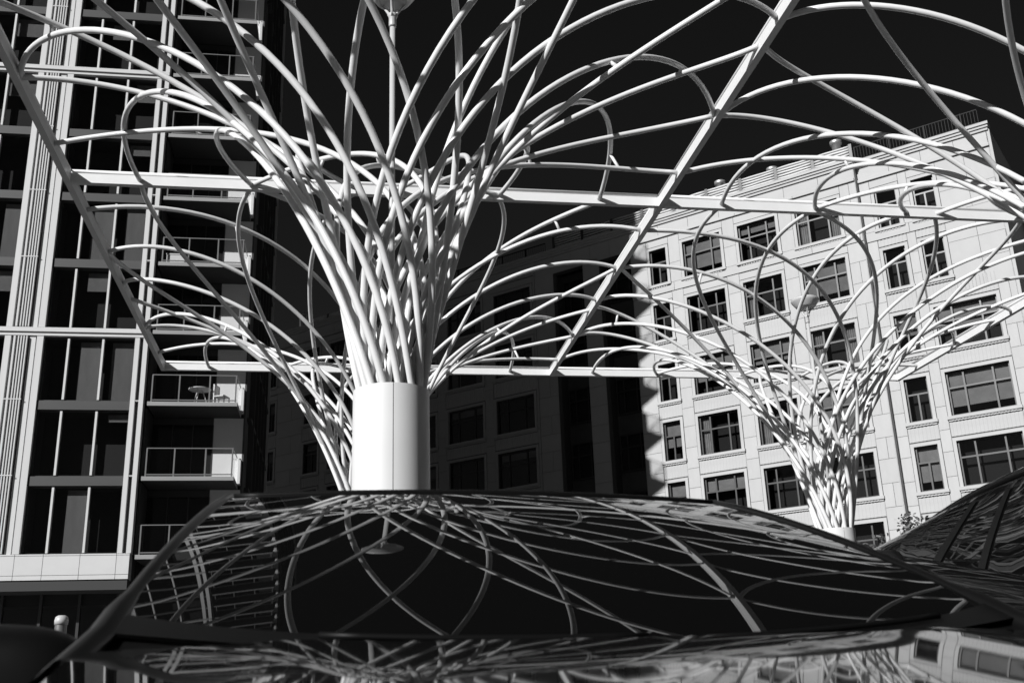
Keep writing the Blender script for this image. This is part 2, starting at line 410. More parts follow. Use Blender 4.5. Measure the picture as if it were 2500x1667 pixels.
steel_tree('nearR', (GX[1]+GX[2])/2, (GY[0]+GY[1])/2, 'white steel tube tree arching in from the right edge, trunk outside the picture')

def lamp(cx, cy, label):
    t = thing('post_lamp', label, 'lamp', (cx, cy, 0), 0, 'post lamps in the middle of the tube trees')
    z = .393*HB+CAMZ-.16; zc = CAMZ+7.32
    MB().tube([(0,0,z), (0,0,zc)], .031, 16).build('pole', 'lampw', t)
    MB().lathe([(.0, zc-.1), (.04, zc-.1), (.043, zc-.08), (.043, zc+.03), (.06, zc+.06), (.0, zc+.08)], n=24).build('collar', 'lampw', t)
    for k in range(3):
        w = R(20+120*k); c, s = math.cos(w), math.sin(w)
        MB().tube([(c*q, s*q, zc+h) for q, h in ((.03,.03),(.05,.09),(.10,.17),(.17,.27),(.22,.33))], [.022,.018,.015,.014,.013], 8).build('bracket', 'lampw', t)
    MB().lathe([(.0,zc+.46),(.22,zc+.45),(.285,zc+.41),(.29,zc+.385),(.27,zc+.35),(.20,zc+.25),(.17,zc+.225),(.15,zc+.235)], n=40).build('shade', 'lampw', t)
    MB().lathe([(.15,zc+.236),(.10,zc+.225),(0,zc+.22)], n=32).build('lens', 'lamplens', t)
lamp((GX[0]+GX[1])/2, (GY[0]+GY[1])/2, 'white post lamp rising through the big steel tree at top of picture')
lamp((GX[1]+GX[2])/2, (GY[1]+GY[2])/2, 'white post lamp with shallow bowl shade in front of the stone facade')

# ------------------------------------------------------------------ limestone building at the right and behind
KB = 1.184
ANG = R(46)
DB = 48.456*KB
sb = thing('stone_building', 'long pale limestone apartment block, sunlit at right and shaded at left', 'building',
           (math.cos(ANG)*DB, math.sin(ANG)*DB, 0), R(-44))
def X(s): return -s*KB
def Z(z): return z*KB+CAMZ
ROWS = [(1.7, 3.75), (5.05, 7.07), (8.2, 10.24), (11.36, 13.40), (14.5, 16.52), (17.85, 19.87), (21.0, 23.04)]
YR = .44*KB                                    # the right part stands this much further back
DEP = 14.0
ROOF = 24.8
# bodies: joints show the dark backing between the stone pieces
bd = MB()
def wallcells(mb, s_lo, s_hi, y, openings, zlo, zhi, th=.5):
    """wall slab of boxes with window openings; s descending = left to right"""
    xs = sorted({X(s_hi), X(s_lo)} | {X(o[0]) for o in openings} | {X(o[1]) for o in openings})
    for a, b in zip(xs[:-1], xs[1:]):
        mid = (a+b)/2
        ops = sorted([(Z(o[2]), Z(o[3])) for o in openings if X(o[1]) < mid < X(o[0])])
        z = Z(zlo)
        for o0, o1 in ops:
            mb.box(a, b, y, y+th, z, o0); z = o1
        mb.box(a, b, y, y+th, z, Z(zhi))
LEFTC = [(52.9,53.8),(48.8,50.1),(45.9,47.9),(42.5,45.1),(38.9,41.5),(35.35,37.95),(31.75,34.4),(22.86,23.86),(19.7,21.87),(16.63,18.7),(13.4,15.6)]
RIGHTN = (10.69, 11.72); RIGHTN2 = (8.93, 9.95); RIGHTW = (7.17, 9.89)
PZ = 0.05
opL = [(a, b, z0, z1) for a, b in LEFTC for z0, z1 in ROWS]
opR = [(RIGHTN[0], RIGHTN[1], z0, z1) for z0, z1 in ROWS]
for r, (z0, z1) in enumerate(ROWS):
    c = RIGHTN2 if r >= 5 else RIGHTW
    opR.append((c[0], c[1], z0, z1))
REC = [(25.05, 27.03), (28.13, 30.1)]
ZG = -CAMZ/KB
opL2 = opL + [(a, b, 1.0, 23.4) for a, b in REC]
wallcells(bd, 12.42, 60, PZ, opL2, ZG, ROOF-.1)
wallcells(bd, 6.25, 12.42, YR+PZ, opR, ZG, ROOF-.3)
bd.box(X(60), X(12.42), PZ+.5, PZ+1.0, Z(ZG), Z(ZG)+.3)
bd.build('wall', 'stoned', sb)
body = MB()
body.box(X(60), X(12.42), 2.2, DEP, 0, Z(ROOF-.3)); body.box(X(12.42)-.002, X(6.25), 2.2+YR, DEP-.2, 0, Z(ROOF-.4))
body.build('inner_core', 'room', sb)
cap = MB(); cap.box(X(60), X(12.42)-.003, .45, DEP+.1, Z(ROOF-.32), Z(ROOF-.12)); cap.box(X(12.42), X(6.25), YR+.45, DEP-.1, Z(ROOF-.62), Z(ROOF-.32)); cap.build('roof_slab', 'concrete', sb)
fl = MB(); fl.box(X(6.25)-.06, X(6.25)+.14, YR+.0, DEP, 0, Z(ROOF-.3)); fl.build('end_wall', 'stone', sb)
rt = MB(); rt.box(X(12.42)-.10, X(12.42)+.02, 0.02, YR+.2, 0, Z(ROOF)); rt.build('return_wall', 'stone', sb)

pieces = []                                     # stone panels: (x0,x1,y0,y1,z0,z1)
G = .010
def panel(s_lo, s_hi, z0, z1, y=0, proud=0.0):
    pieces.append((X(s_hi)+G, X(s_lo)-G, y-proud, y+PZ+.006, Z(z0)+G, Z(z1)-G))
def pier(s_lo, s_hi, y, zz, split=False, stag=0):
    for k, (a, b) in enumerate(zip(zz[:-1], zz[1:])):
        if split and (k+stag) % 2 == 0:
            m = s_lo+(s_hi-s_lo)*.42
            panel(s_lo, m, a, b, y); panel(m, s_hi, a, b, y)
        else: panel(s_lo, s_hi, a, b, y)
zz = []
for z0, z1 in ROWS: zz += [z0-.55, z0+.52, z1-.42]
zz = [v for v in zz if v < 20.4] + [20.45]
zz2 = [20.95, 22.05, 23.62]
SUR = .17
def windows_block(cols, y, piers, s_end):
    for a, b, sp in piers:
        pier(a, b, y, zz, sp); pier(a, b, y, zz2, sp, 1)
seqL = sorted(LEFTC)
prs = []
edge = 12.42
for i, (a, b) in enumerate(seqL):
    if edge < 25 <= a:                            # pilaster zone
        prs.append((edge, 25.03, False)); edge = 31.42
    prs.append((edge, a-SUR, (a-SUR-edge) > .75)); edge = b+SUR
prs.append((edge, 60, True))
windows_block(seqL, 0, [p for p in prs if p[1]-p[0] > .12], 60)
for a, b in ((27.05, 28.11), (30.12, 31.40)):     # tall pilasters between the dark recesses
    pier(a, b, 0, zz+zz2[1:], b-a > 1.2)
ribm = {}
def fluted(name, s_lo, s_hi, z0, z1, y):
    w = round(X(s_lo)-X(s_hi), 2); key = w
    if key not in ribm:
        m = MB(); n = max(4, int(w/.19)); prof = []
        for i in range(n):
            u0 = -.5+i/n; d = 1/n
            prof += [(u0+d*.08, -.0), (u0+d*.42, -.022), (u0+d*.62, -.022), (u0+d*.95, 0)]
        vs = [(x, yy, zc) for zc in (-.5, .5) for x, yy in prof]; k = len(prof)
        m.add(vs, [(i, i+1, k+i+1, k+i) for i in range(k-1)])
        ribm[key] = m.mesh(name, 'stone')
    return link(name, ribm[key], sb, ((X(s_lo)+X(s_hi))/2, y+.022, (Z(z0)+Z(z1))/2), (w, 1, Z(z1)-Z(z0)-.02))
random.seed(11)
def course(s_lo, s_hi, z0, z1, y, step=2.1, proud=0.0):
    n = max(1, round((s_hi-s_lo)/step))
    for i in range(n): panel(s_lo+(s_hi-s_lo)*i/n, s_lo+(s_hi-s_lo)*(i+1)/n, z0, z1, y, proud)
def window(s_lo, s_hi, z0, z1, y, kind, lit=True, surround=True):
    x0, x1, a, b = X(s_hi), X(s_lo), Z(z0), Z(z1); w = x1-x0; h = b-a
    yo = y+.2
    p = link('window', None, sb, ((x0+x1)/2, y, a)); hw = w/2
    f = MB(); t = .09
    f.box(-hw, -hw+t, .16, .30, 0, h); f.box(hw-t, hw, .16, .30, 0, h); f.box(-hw+t, hw-t, .16, .30, 0, t); f.box(-hw+t, hw-t, .16, .30, h-t, h)
    f.build('frame', 'frame', p)
    zt = h*.64
    if kind == 'n': vx = [0.0]; up = [(-1, 1)]
    else: vx = [-.46*hw, .46*hw]; up = None
    m = .045
    cells = []
    xs = [-hw+t]+vx+[hw-t]
    mu = MB()
    for v in vx: mu.box(v-m, v+m, .17, .28, t, h-t if kind != 'n' else zt-m)
    if kind == 'n':
        mu.box(-hw+t, hw-t, .17, .28, zt-m, zt+m); cells.append((-hw+t, hw-t, zt+m, h-t))
    for xa, xb in zip(xs[:-1], xs[1:]):
        ca = xa+(m if xa in vx else 0); cb = xb-(m if xb in vx else 0)
        cells.append((ca, cb, t, zt-m))
        if kind != 'n':
            mu.box(ca, cb, .175, .275, zt-m, zt+m); cells.append((ca, cb, zt+m, h-t))
    mu.build('mullion', 'frame', p)
    for (ca, cb, za, zb) in cells: cube('pane', 'pane', p, ca, cb, .222, .23, za, zb)
    room = MB(); room.add([(-hw,.9,0),(hw,.9,0),(hw,.9,h),(-hw,.9,h),(-hw,.31,0),(hw,.31,0),(hw,.31,h),(-hw,.31,h)], [(0,1,2,3),(4,0,3,7),(1,5,6,2),(3,2,6,7),(4,5,1,0)])
    room.build('room', 'room', p)
    q = random.random()
    if q < .52:
        d = random.choice((.2, .35, .35, .5, .65, .8, 1.0)); cube('blind', 'blind', p, -hw+t, hw-t, .36, .38, h-t-(h-2*t)*d, h-t)
    elif q < .68 and kind != 'n':
        cu = MB(); n = 22
        for sgn in ((-1, 1) if random.random() < .6 else (-1,)):
            c0, c1 = (-hw+t, -hw*.45) if sgn < 0 else (hw*.45, hw-t)
            vs = []
            for zc in (t, h-t):
                for i in range(n+1): vs.append((c0+(c1-c0)*i/n, .42+.04*math.sin(i*2.4), zc))
            cu.add(vs, [(i, i+1, n+2+i, n+1+i) for i in range(n)])
        cu.build('curtain', 'curtain', p)
    if surround:
        sr = MB(); u = SUR*KB-.02; d0 = -.035
        sr.box(-hw-u, -hw, d0, .16, 0, h); sr.box(hw, hw+u, d0, .16, 0, h); sr.box(-hw-u, hw+u, d0, .16, h, h+u)
        sr.build('surround', 'stone', p)
        si = MB(); si.box(-hw-u-.06, hw+u+.06, -.14, .2, -.17, 0); si.box(-hw-u, hw+u, -.06, .16, -.27, -.172)
        n = max(4, int(w/.16))
        for i in range(n): si.box(-hw+(i+.1)*w/n, -hw+(i+.7)*w/n, -.085, -.061, -.262, -.19)
        si.build('sill', 'stone', p)
    return p
for a, b in seqL:
    for r, (z0, z1) in enumerate(ROWS):
        window(a, b, z0, z1, 0, 'n' if b-a < 1.5 else 'w')
        if r < 6:
            nz = ROWS[r+1][0]
            if r == 4: fluted('fluted_panel', a-SUR, b+SUR, z1+SUR+.04, nz-.25, 0)
            elif r == 5: panel(a-SUR, b+SUR, z1+SUR+.02, 20.42, 0)
            else: fluted('fluted_panel', a-SUR, b+SUR, z1+SUR+.04, nz-.25, 0)
        else: panel(a-SUR, b+SUR, z1+SUR+.02, 23.62, 0)
for (a, b, z0, z1) in opR:
    r = [k for k, q in enumerate(ROWS) if q[0] == z0][0]
    window(a, b, z0, z1, YR, 'n' if b-a < 1.5 else 'w')
    if r < 6: fluted('fluted_panel', a-SUR, b+SUR, z1+SUR+.04, ROWS[r+1][0]-.25, YR)
    else: panel(a-SUR, b+SUR, z1+SUR+.02, 23.62, YR)
pier(11.72+SUR, 12.40, YR, zz); pier(11.72+SUR, 12.40, YR, zz2, False, 1)
zlow = [v for v in zz if v < 17.0]+[17.0]; zhig = [17.0]+[v for v in zz if v > 17.3]
pier(RIGHTW[1]+SUR, RIGHTN[0]-SUR, YR, zlow); pier(6.25, RIGHTW[0]-SUR, YR, zlow, True)
pier(RIGHTN2[1]+SUR, RIGHTN[0]-SUR, YR, zhig); pier(RIGHTN2[1]+SUR, RIGHTN[0]-SUR, YR, zz2)
for q, lst in enumerate((zhig, zz2)): pier(6.25, 7.45, YR, lst, False); pier(7.45, RIGHTN2[0]-SUR, YR, lst, False)
# string courses, attic and cornice
for (a, b, y) in ((12.42, 25.03, 0), (31.42, 60, 0), (6.25, 12.38, YR)):
    course(a, b, 20.45, 20.93, y, 2.4, .06); course(a, b, 23.64, 23.80, y, 3.2, .12); course(a, b, 23.80, 24.45, y, 1.75)
course(25.03, 31.42, 23.40, 24.45, 0, 1.4)
cornice = MB()
for (a, b, y) in ((12.42, 60, 0), (6.25, 12.40, YR)):
    cornice.box(X(b), X(a)+.08, y-.10, y+.3, Z(24.45), Z(24.58)); cornice.box(X(b), X(a)+.12, y-.18, y+.35, Z(24.58), Z(24.70)); cornice.box(X(b), X(a)+.16, y-.26, y+.45, Z(24.70), Z(24.84))
cornice.build('cornice', 'stone', sb)
def area(p):
    x = (p[0]+p[1])/2
    return (p[1]-p[0])*(p[5]-p[4])*(4 if x > X(25.1) else 1)*(0 if p[4] < 4 else 1)
pieces.sort(key=area, reverse=True)
for p in pieces[:298]: cube('stone_panel', 'stone', sb, *p)
rest = MB()
for p in pieces[298:]: rest.box(*p)
ro = rest.build('stone_panels', 'stone', sb); ro['kind'] = 'stuff'
# dark recessed curtain walls
for a, b in REC:
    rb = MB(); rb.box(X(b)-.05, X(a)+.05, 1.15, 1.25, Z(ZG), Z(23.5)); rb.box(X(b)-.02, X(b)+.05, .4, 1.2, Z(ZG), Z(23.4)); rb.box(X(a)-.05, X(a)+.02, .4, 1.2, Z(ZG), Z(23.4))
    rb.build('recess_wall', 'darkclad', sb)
    for z0, z1 in ROWS[1:]: window(a+.12, b-.12, z0, z1, .82, 'w', False, False)
# roof screens, railings and vents
def screen(s_lo, s_hi, y, z0, z1, bay=2.05):
    t = link('roof_screen', None, sb, (X(s_hi), y, Z(z0))); L = X(s_lo)-X(s_hi); h = Z(z1)-Z(z0); n = max(1, round(L/(bay*KB)))
    for i in range(n+1): cube('post', 'spandrel', t, i*L/n-.09, i*L/n+.09, -.06, .1, -.2, h+.03)
    for i in range(n):
        for k in range(7):
            wv = .03*math.sin(k*1.7+i)
            MB().tube([(i*L/n+.1+(L/n-.2)*q/6, wv*math.sin(q*1.1+k), (k+.5)*h/7) for q in range(7)], .055, 6).build('louver', 'louver', t)
    cube('backing', 'darkclad', t, 0, L, .18, .24, -.2, h-.02)
screen(12.5, 30.2, .5, 24.84, 25.86); screen(46.5, 50.5, .5, 24.84, 25.4)
def railing(s_lo, s_hi, y, z0, z1):
    t = link('roof_railing', None, sb, (X(s_hi), y, Z(z0))); L = X(s_lo)-X(s_hi); h = Z(z1)-Z(z0)
    cube('top_rail', 'rail', t, 0, L, -.03, .03, h-.05, h); cube('bottom_rail', 'rail', t, 0, L, -.03, .03, .06, .11)
    n = int(L/.17); bm_ = MB()
    for i in range(n+1): bm_.box(i*L/n-.014, i*L/n+.014, -.012, .012, .11, h-.05)
    o = bm_.build('balusters', 'rail', t); o['kind'] = 'stuff'
    for i in range(int(L/2.0)+1): cube('post', 'rail', t, i*2.0-.03, i*2.0+.03, -.03, .03, 0, h+.02)
railing(6.5, 12.3, YR-.1, 24.84, 25.62); railing(30.6, 45.5, .1, 24.84, 25.5)
for s, y in ((20.1, 2.2), (17.2, 2.6), (13.6, 2.4), (51.6, 1.2)):
    v = link('roof_vent', None, sb, (X(s), y, Z(24.8)))
    hh = Z(26.85)-Z(24.8) + (.35 if s == 13.6 else 0) - (.6 if s > 40 else 0)
    MB().lathe([(.27,0),(.27,hh-.25),(.36,hh-.22),(.37,hh-.02),(.33,hh),(0,hh+.02)], n=24).build('vent_stack', 'vent', v)
# lower wing beyond the right end, its shade put into the dark colour
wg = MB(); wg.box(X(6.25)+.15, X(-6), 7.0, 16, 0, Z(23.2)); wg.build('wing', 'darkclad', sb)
wq = MB(); wq.box(X(3.2), X(2.2), 6.4, 7.0, 0, Z(22.0)); wq.box(X(3.3), X(2.1), 6.3, 7.0, Z(22.0), Z(22.25)); wq.build('wing_pilaster', 'stone', sb)

# ------------------------------------------------------------------ white and glass apartment tower at the left
TY = 40.8; NF = 28; FH = 2.9  # height beyond view chosen so the shadow covers the stone block
Z0 = 5.59+CAMZ                                # floor level of the first flats
tw = thing('apartment_tower', 'tall white and glass apartment tower with stacked balconies at left', 'building', (-7.5, TY, 0))
TX = -7.5
def tx(x): return x-TX
ZTOP = Z0+FH*NF
core = MB(); core.box(tx(-48), tx(-7.42), 1.3, 12.6, 4.9, ZTOP); core.box(tx(-7.42)+.002, tx(-3.86), 1.85, 12.598, 0, ZTOP-.01); core.box(tx(-48)+.5, tx(-7.42)-.0, 2.4, 12.5, 0, 4.9)
core.build('core', 'room', tw)
flank = MB(); flank.box(tx(-3.86), tx(-3.78), 1.802, 12.62, 0, ZTOP); flank.build('flank_wall', 'darkclad', tw)  # dark colour carries the shade of this sunless side
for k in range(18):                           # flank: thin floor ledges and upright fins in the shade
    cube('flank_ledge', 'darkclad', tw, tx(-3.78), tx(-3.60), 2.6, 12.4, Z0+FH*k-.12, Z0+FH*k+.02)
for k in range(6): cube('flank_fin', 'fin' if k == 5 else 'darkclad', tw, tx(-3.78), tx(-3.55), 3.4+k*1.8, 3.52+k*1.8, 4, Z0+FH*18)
cube('roof_slab', 'concrete', tw, tx(-48.1), tx(-3.7), -.05, 12.7, ZTOP, ZTOP+.3)
# facade modules: glazing from xa to xb
MODS = [(-11.27, -7.93, 28), (-16.04, -12.70, 13), (-20.8, -17.47, 6)]
random.seed(5)
BANDS = (3, 7, 11, 15, 19, 23)
BLINDS = {(0,1): (.34,1,1), (2,1): (.28,1,1), (2,2): (.24,1,1), (3,1): (.3,1,.32), (4,1): (.25,1,1), (4,2): (.3,1,1), (1,2): (.3,1,.12), (5,2): (.2,1,.2), (6,2): (.25,1,.35), (7,1): (.3,.9,.3), (8,0): (.3,1,1), (9,2): (.2,1,1), (10,1): (.3,1,.5)}  # second floor, right pane: short strip stands in for a lit ceiling piece
def zfl(k): return Z0+FH*k
for mi, (xa, xb, nfl) in enumerate(MODS):
    w = xb-xa
    for k in range(nfl):
        zb = zfl(k)+(.0 if k == 0 else -.05); zt = zfl(k+1)-.40
        p = link('window', None, tw, (tx(xa), .12, zb))
        h = zt-zb; ms = [.87, 2.14]
        f = MB(); f.box(0, .05, 0, .12, 0, h); f.box(w-.05, w, 0, .12, 0, h); f.box(.05, w-.05, .0, .12, 0, .05); f.box(.05, w-.05, 0, .12, h-.05, h)
        f.build('frame', 'frame', p)
        for m in ms: cube('mullion', 'clad', p, m-.04, m+.04, -.07, .13, .052, h-.052)
        xs = [.05]+ms+[w-.05]
        for a, b in zip(xs[:-1], xs[1:]): cube('pane', 'pane2', p, a+(.04 if a > .1 else 0), b-(.04 if b < w-.1 else 0), .06, .07, .05, h-.05)
        if k < 13:
            for j, (a, b) in enumerate(zip(xs[:-1], xs[1:])):
                if mi == 0: bl = BLINDS.get((k, j))
                else: bl = random.choice((None, None, (.25, 1, 1), (0, 1, .35), (.4, 1, 1)))
                if bl: cube('blind', 'tblind', p, a+(b-a)*bl[0]+.03, a+(b-a)*bl[1]-.05, .25, .27, h-.1-(h-.15)*bl[2], h-.1)
        if k > 0 and k not in BANDS: cube('spandrel', 'spandrel', tw, tx(xa)-.02, tx(xb)+.02, .0, .3, zfl(k)-.40, zfl(k)-.05)
        r = MB(); r.add([(0,1.15,0),(w,1.15,0),(w,1.15,h),(0,1.15,h),(0,.13,0),(w,.13,0),(w,.13,h),(0,.13,h)], [(0,1,2,3),(4,0,3,7),(1,5,6,2),(3,2,6,7),(4,5,1,0)])
        if k < 13: r.build('room', 'room', p)
for k in BANDS:
    b = MB(); z = zfl(k)-.40
    b.box(tx(-48), tx(-7.45), -.12, .3, z+.16, z+.33); b.box(tx(-48), tx(-7.45), -.05, .3, z+.02, z+.158)
    b.build('floor_band', 'clad', tw)
def column(x0, x1, y0=-.06):
    lv = [0]+list(BANDS)+[NF]
    for a, b in zip(lv[:-1], lv[1:]):
        za = zfl(a) - (.05 if a else .0); zb = zfl(b)-(.40 if b < NF else 0)
        cube('column_panel', 'clad', tw, tx(x0), tx(x1), y0, .4, za+.01, zb-.01)
column(-7.93, -7.76); column(-7.62, -7.45); 
cube('column_groove', 'spandrel', tw, tx(-7.76), tx(-7.62), .12, .4, Z0, ZTOP)
for k in range(1, NF): cube('tie', 'clad', tw, tx(-7.758), tx(-7.622), -.05, .13, zfl(k)-.06, zfl(k)-.02)
for (p0, p1) in ((-12.70, -11.30), (-17.47, -16.07), (-22.2, -20.85)):   # fluted piers: flat edge strips with slim upright fins between
    column(p0, p0+.22); column(p1-.24, p1)
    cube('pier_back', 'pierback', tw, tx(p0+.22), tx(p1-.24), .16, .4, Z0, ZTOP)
    fx_ = [p0+.36, p0+.50, p0+.60, p0+.70, p0+.80]
    for i, x in enumerate(fx_):
        wd_ = .07 if i == 0 else .045
        lv = [0]+list(BANDS)+[NF]
        for a, b in zip(lv[:-1], lv[1:]): cube('fin', 'fin', tw, tx(x-wd_/2), tx(x+wd_/2), -.09, .161, zfl(a)-(.05 if a else 0)+.02, zfl(b)-(.42 if b < NF else 0))
    cube('flat_strip', 'fin', tw, tx(p0+.88), tx(p1-.3), .02, .162, Z0, ZTOP)
    if p0 > -13:
        for k in range(1, NF):
            if k not in BANDS: cube('tie', 'fin', tw, tx(p0+.24), tx(p0+.86), -.10, -.091, zfl(k)-.05, zfl(k)-.01)
cube('unseen_shade_block', 'clad', tw, tx(-48), tx(-22.22), .0, 1.2, Z0, ZTOP)  # plain unseen extension, added so the tower shades the far stone facade
# base: white panels over a dark glazed ground floor
bx = [-22, -20, -18, -16.4, -15, -13.7, -12.4, -11.42, -10.45, -9.19, -7.93, -7.47]
for a, b in zip(bx[:-1], bx[1:]):
    cube('base_panel', 'clad', tw, tx(a)+.008, tx(b)-.008, -.1, .5, CAMZ+4.84, Z0-.07); cube('base_trim', 'clad', tw, tx(a)+.008, tx(b)-.008, -.1, .5, CAMZ+4.67, CAMZ+4.825)
    cube('top_trim', 'clad', tw, tx(a)+.008, tx(b)-.008, -.1, .5, Z0-.055, Z0-.005)
cube('base_backing', 'spandrel', tw, tx(-48), tx(-7.49), -.06, 1.2, CAMZ+4.66, Z0-.01)
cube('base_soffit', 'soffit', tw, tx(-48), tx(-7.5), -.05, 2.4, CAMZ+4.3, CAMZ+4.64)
for i in range(14):
    x = -21.5+i*1.35
    cube('shop_pane', 'pane2', tw, tx(x)+.05, tx(x+1.35)-.05, 1.3, 1.32, .3, CAMZ+4.28)
    cube('shop_mullion', 'frame', tw, tx(x)-.05, tx(x)+.05, 1.2, 1.4, 0, CAMZ+4.3)
cube('shop_plinth', 'frame', tw, tx(-22), tx(-3.9), 1.25, 1.42, 0, .3); cube('shop_transom', 'frame', tw, tx(-22), tx(-4), 1.22, 1.38, 3.2, 3.32)
# balconies
for k in range(NF):
    z = zfl(k)-.05
    b = link('balcony', None, tw, (tx(-7.25), 0, z)); L = 3.3; D_ = 1.79
    cube('slab', 'slab', b, -.06, L, 0, D_, -.16, 0)
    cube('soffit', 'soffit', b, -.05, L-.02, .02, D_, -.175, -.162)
    cube('back_wall', 'bwall', b, L-1.05, L+.1, D_+.0, D_+.08, .0, FH-.18)
    cube('lit_wall_piece', 'bwall', b, L+.0, L+.1, D_-.35, D_-.002, .0, 1.0)  # short piece shaped like the sunlit part of the corner wall
    cube('door_frame', 'frame', b, -.1, L-1.05, D_+.03, D_+.07, FH-.45, FH-.18)
    cube('side_wall', 'spandrel', b, -.16, -.1, .3, D_, 0, FH-.17)
    for i in range(3):
        cube('door_glass', 'pane2', b, -.1+i*.78, .66+i*.78, D_+.0, D_+.012, .0, FH-.46)
        cube('door_stile', 'frame', b, .66+i*.78, .70+i*.78, D_-.02, D_+.05, .0, FH-.46)
    if k < 22:
        cube('top_rail', 'steel', b, .05, L-.05, .05, .09, 1.07, 1.105)
        cube('bottom_rail', 'steel', b, .05, L-.05, .05, .09, .06, .10)
        cube('side_rail', 'steel', b, L-.09, L-.05, .092, D_-.05, 1.068, 1.10)
        for x in (.07, 1.08, 2.22, L-.09): cube('post', 'steel', b, x-.025, x+.025, .045, .095, 0, 1.068)
        for x0, x1 in ((.1, 1.05), (1.11, 2.19), (2.25, L-.12)): cube('glass_panel', 'rglass', b, x0, x1, .065, .077, .1, 1.06)
        cube('glass_panel', 'rglass', b, L-.075, L-.063, .11, D_-.06, .1, 1.06)

# things on the balconies
def bal(k, x, y): return (-7.25+x, TY+y, zfl(k)-.05)
tb = thing('round_table', 'round garden table on the tower balcony above the base', 'table', bal(2, 1.75, .8))
MB().lathe([(0,.74),(.42,.74),(.43,.72),(.42,.70),(0,.70)], n=24).build('top', 'seatm', tb)
for k in range(3): MB().tube([(.36*math.cos(k*2.1), .36*math.sin(k*2.1), 0), (.1*math.cos(k*2.1), .1*math.sin(k*2.1), .7)], .02, 8).build('leg', 'seatm', tb)
ch = thing('garden_chair', 'white slatted garden chair beside the round balcony table', 'chair', bal(2, 2.6, .8), R(70))
cube('seat', 'seatm', ch, -.24, .24, -.24, .24, .40, .44)
for i in range(5): cube('back_slat', 'seatm', ch, -.24, .24, .22, .25, .5+i*.09, .56+i*.09)
for x in (-.22, .22):
    for y in (-.22, .22): cube('leg', 'seatm', ch, x-.02, x+.02, y-.02, y+.02, 0, .4 if y < 0 else .9)
bxo = thing('storage_box', 'pale storage box behind a tower balcony railing, two floors above the table', 'box', bal(4, .55, .45))
cube('body', 'seatm', bxo, -.35, .35, -.2, .2, 0, .42); cube('lid', 'seatm', bxo, -.37, .37, -.22, .22, .421, .47)
dc = thing('moon_chair', 'round framed lounge chair on a high tower balcony', 'chair', bal(6, 1.3, .7), R(20))
MB().tube([(.5*math.cos(w/24*2*math.pi), .25+.32*math.sin(w/24*2*math.pi), .75+.38*math.sin(w/24*2*math.pi)) for w in range(25)], .03, 8).build('rim', 'seatm', dc)
MB().lathe([(0,.55),(.3,.62),(.45,.72)], n=20).build('seat', 'spandrel', dc)
for x in (-.3, .3): MB().tube([(x,-.2,0),(x,.2,.55)], .02, 8).build('leg', 'steel', dc)

# ------------------------------------------------------------------ pavements, markings, planting
def slabby(name, x0, x1, y0, y1, h=.13, m='concrete'):
    return struct(MB().box(x0, x1, y0, y1, .0, h).build(name, m))
slabby('pavement', -60, -1.5, 36.5, 41.9)
slabby('pavement', 1.5, 30.0, 29.5, 33.5)
for i in range(-3, 6):
    x = -.95+i*2.7
    struct(MB().box(x-.05, x+.05, .6, 6.0, .004, .008).build('parking_line', 'paint'))

def shrub(label, x, y, zt, zs, rad, nleaf, seed):
    rnd = random.Random(seed)
    t = thing('young_tree', label, 'tree', (x, y, 0), 0, 'young trees below the stone facade')
    tr = MB(); tr.tube([(0,0,0),(.03,.02,zs*.5),(0,.03,zs)], [.09,.07,.05], 8)
    lv = MB()
    for b in range(26):
        w = rnd.uniform(0, 6.28); el = rnd.uniform(.2, 1.4); l = rnd.uniform(.5, 1.0)
        e = np.array([math.cos(w)*math.cos(el)*rad*l, math.sin(w)*math.cos(el)*rad*l, zs+(zt-zs)*l*(.35+.65*math.sin(el))])
        s = np.array([0, .03, zs*rnd.uniform(.75, 1)])
        mid = (s+e)/2+np.array([0,0,.08])
        tr.tube([s, mid, e], [.03,.018,.006], 6)
        for q in range(nleaf//16):
            f = rnd.uniform(.35, 1.05); c = s+(e-s)*f+np.array([rnd.gauss(0,.10), rnd.gauss(0,.10), rnd.gauss(0,.08)])
            a = rnd.uniform(0, 6.28); ti = rnd.uniform(-.9, .9); L = rnd.uniform(.09, .18); W = L*.36
            d = np.array([math.cos(a)*math.cos(ti), math.sin(a)*math.cos(ti), math.sin(ti)]); n = np.cross(d, [rnd.gauss(0,1), rnd.gauss(0,1), rnd.gauss(0,1)]); n /= np.linalg.norm(n)
            m = c+d*L*.5; k = np.cross(n, d)*.15*W
            lv.add([c, m+n*W+k, c+d*L, m-n*W+k], [(0,1,2),(0,2,3)])
    tr.build('trunk', 'bark', t); lv.build('crown', 'leaf', t)
shrub('small leafy tree below the stone facade, just left of the roof of the right car', 18.4, 32, 6.75, 3.2, 1.5, 2600, 1)
shrub('small leafy tree before the lowest window beside the far white trunk', 16.7, 31.5, 6.0, 3.0, .95, 1500, 2)
shrub('small leafy tree whose tip peeks over the black car roof', 13.9, 32, 6.45, 3.1, .9, 1000, 3)
bo = thing('bollard', 'white topped bollard seen over the door mirror of the black car', 'bollard', (-2.36, 10, 0))
MB().lathe([(.05,1.765),(.05,0)], n=20).build('post', 'steel', bo)
MB().lathe([(0,1.845),(.03,1.843),(.05,1.83),(.058,1.80),(.056,1.765),(0,1.765)], n=20).build('cap', 'lampw', bo)

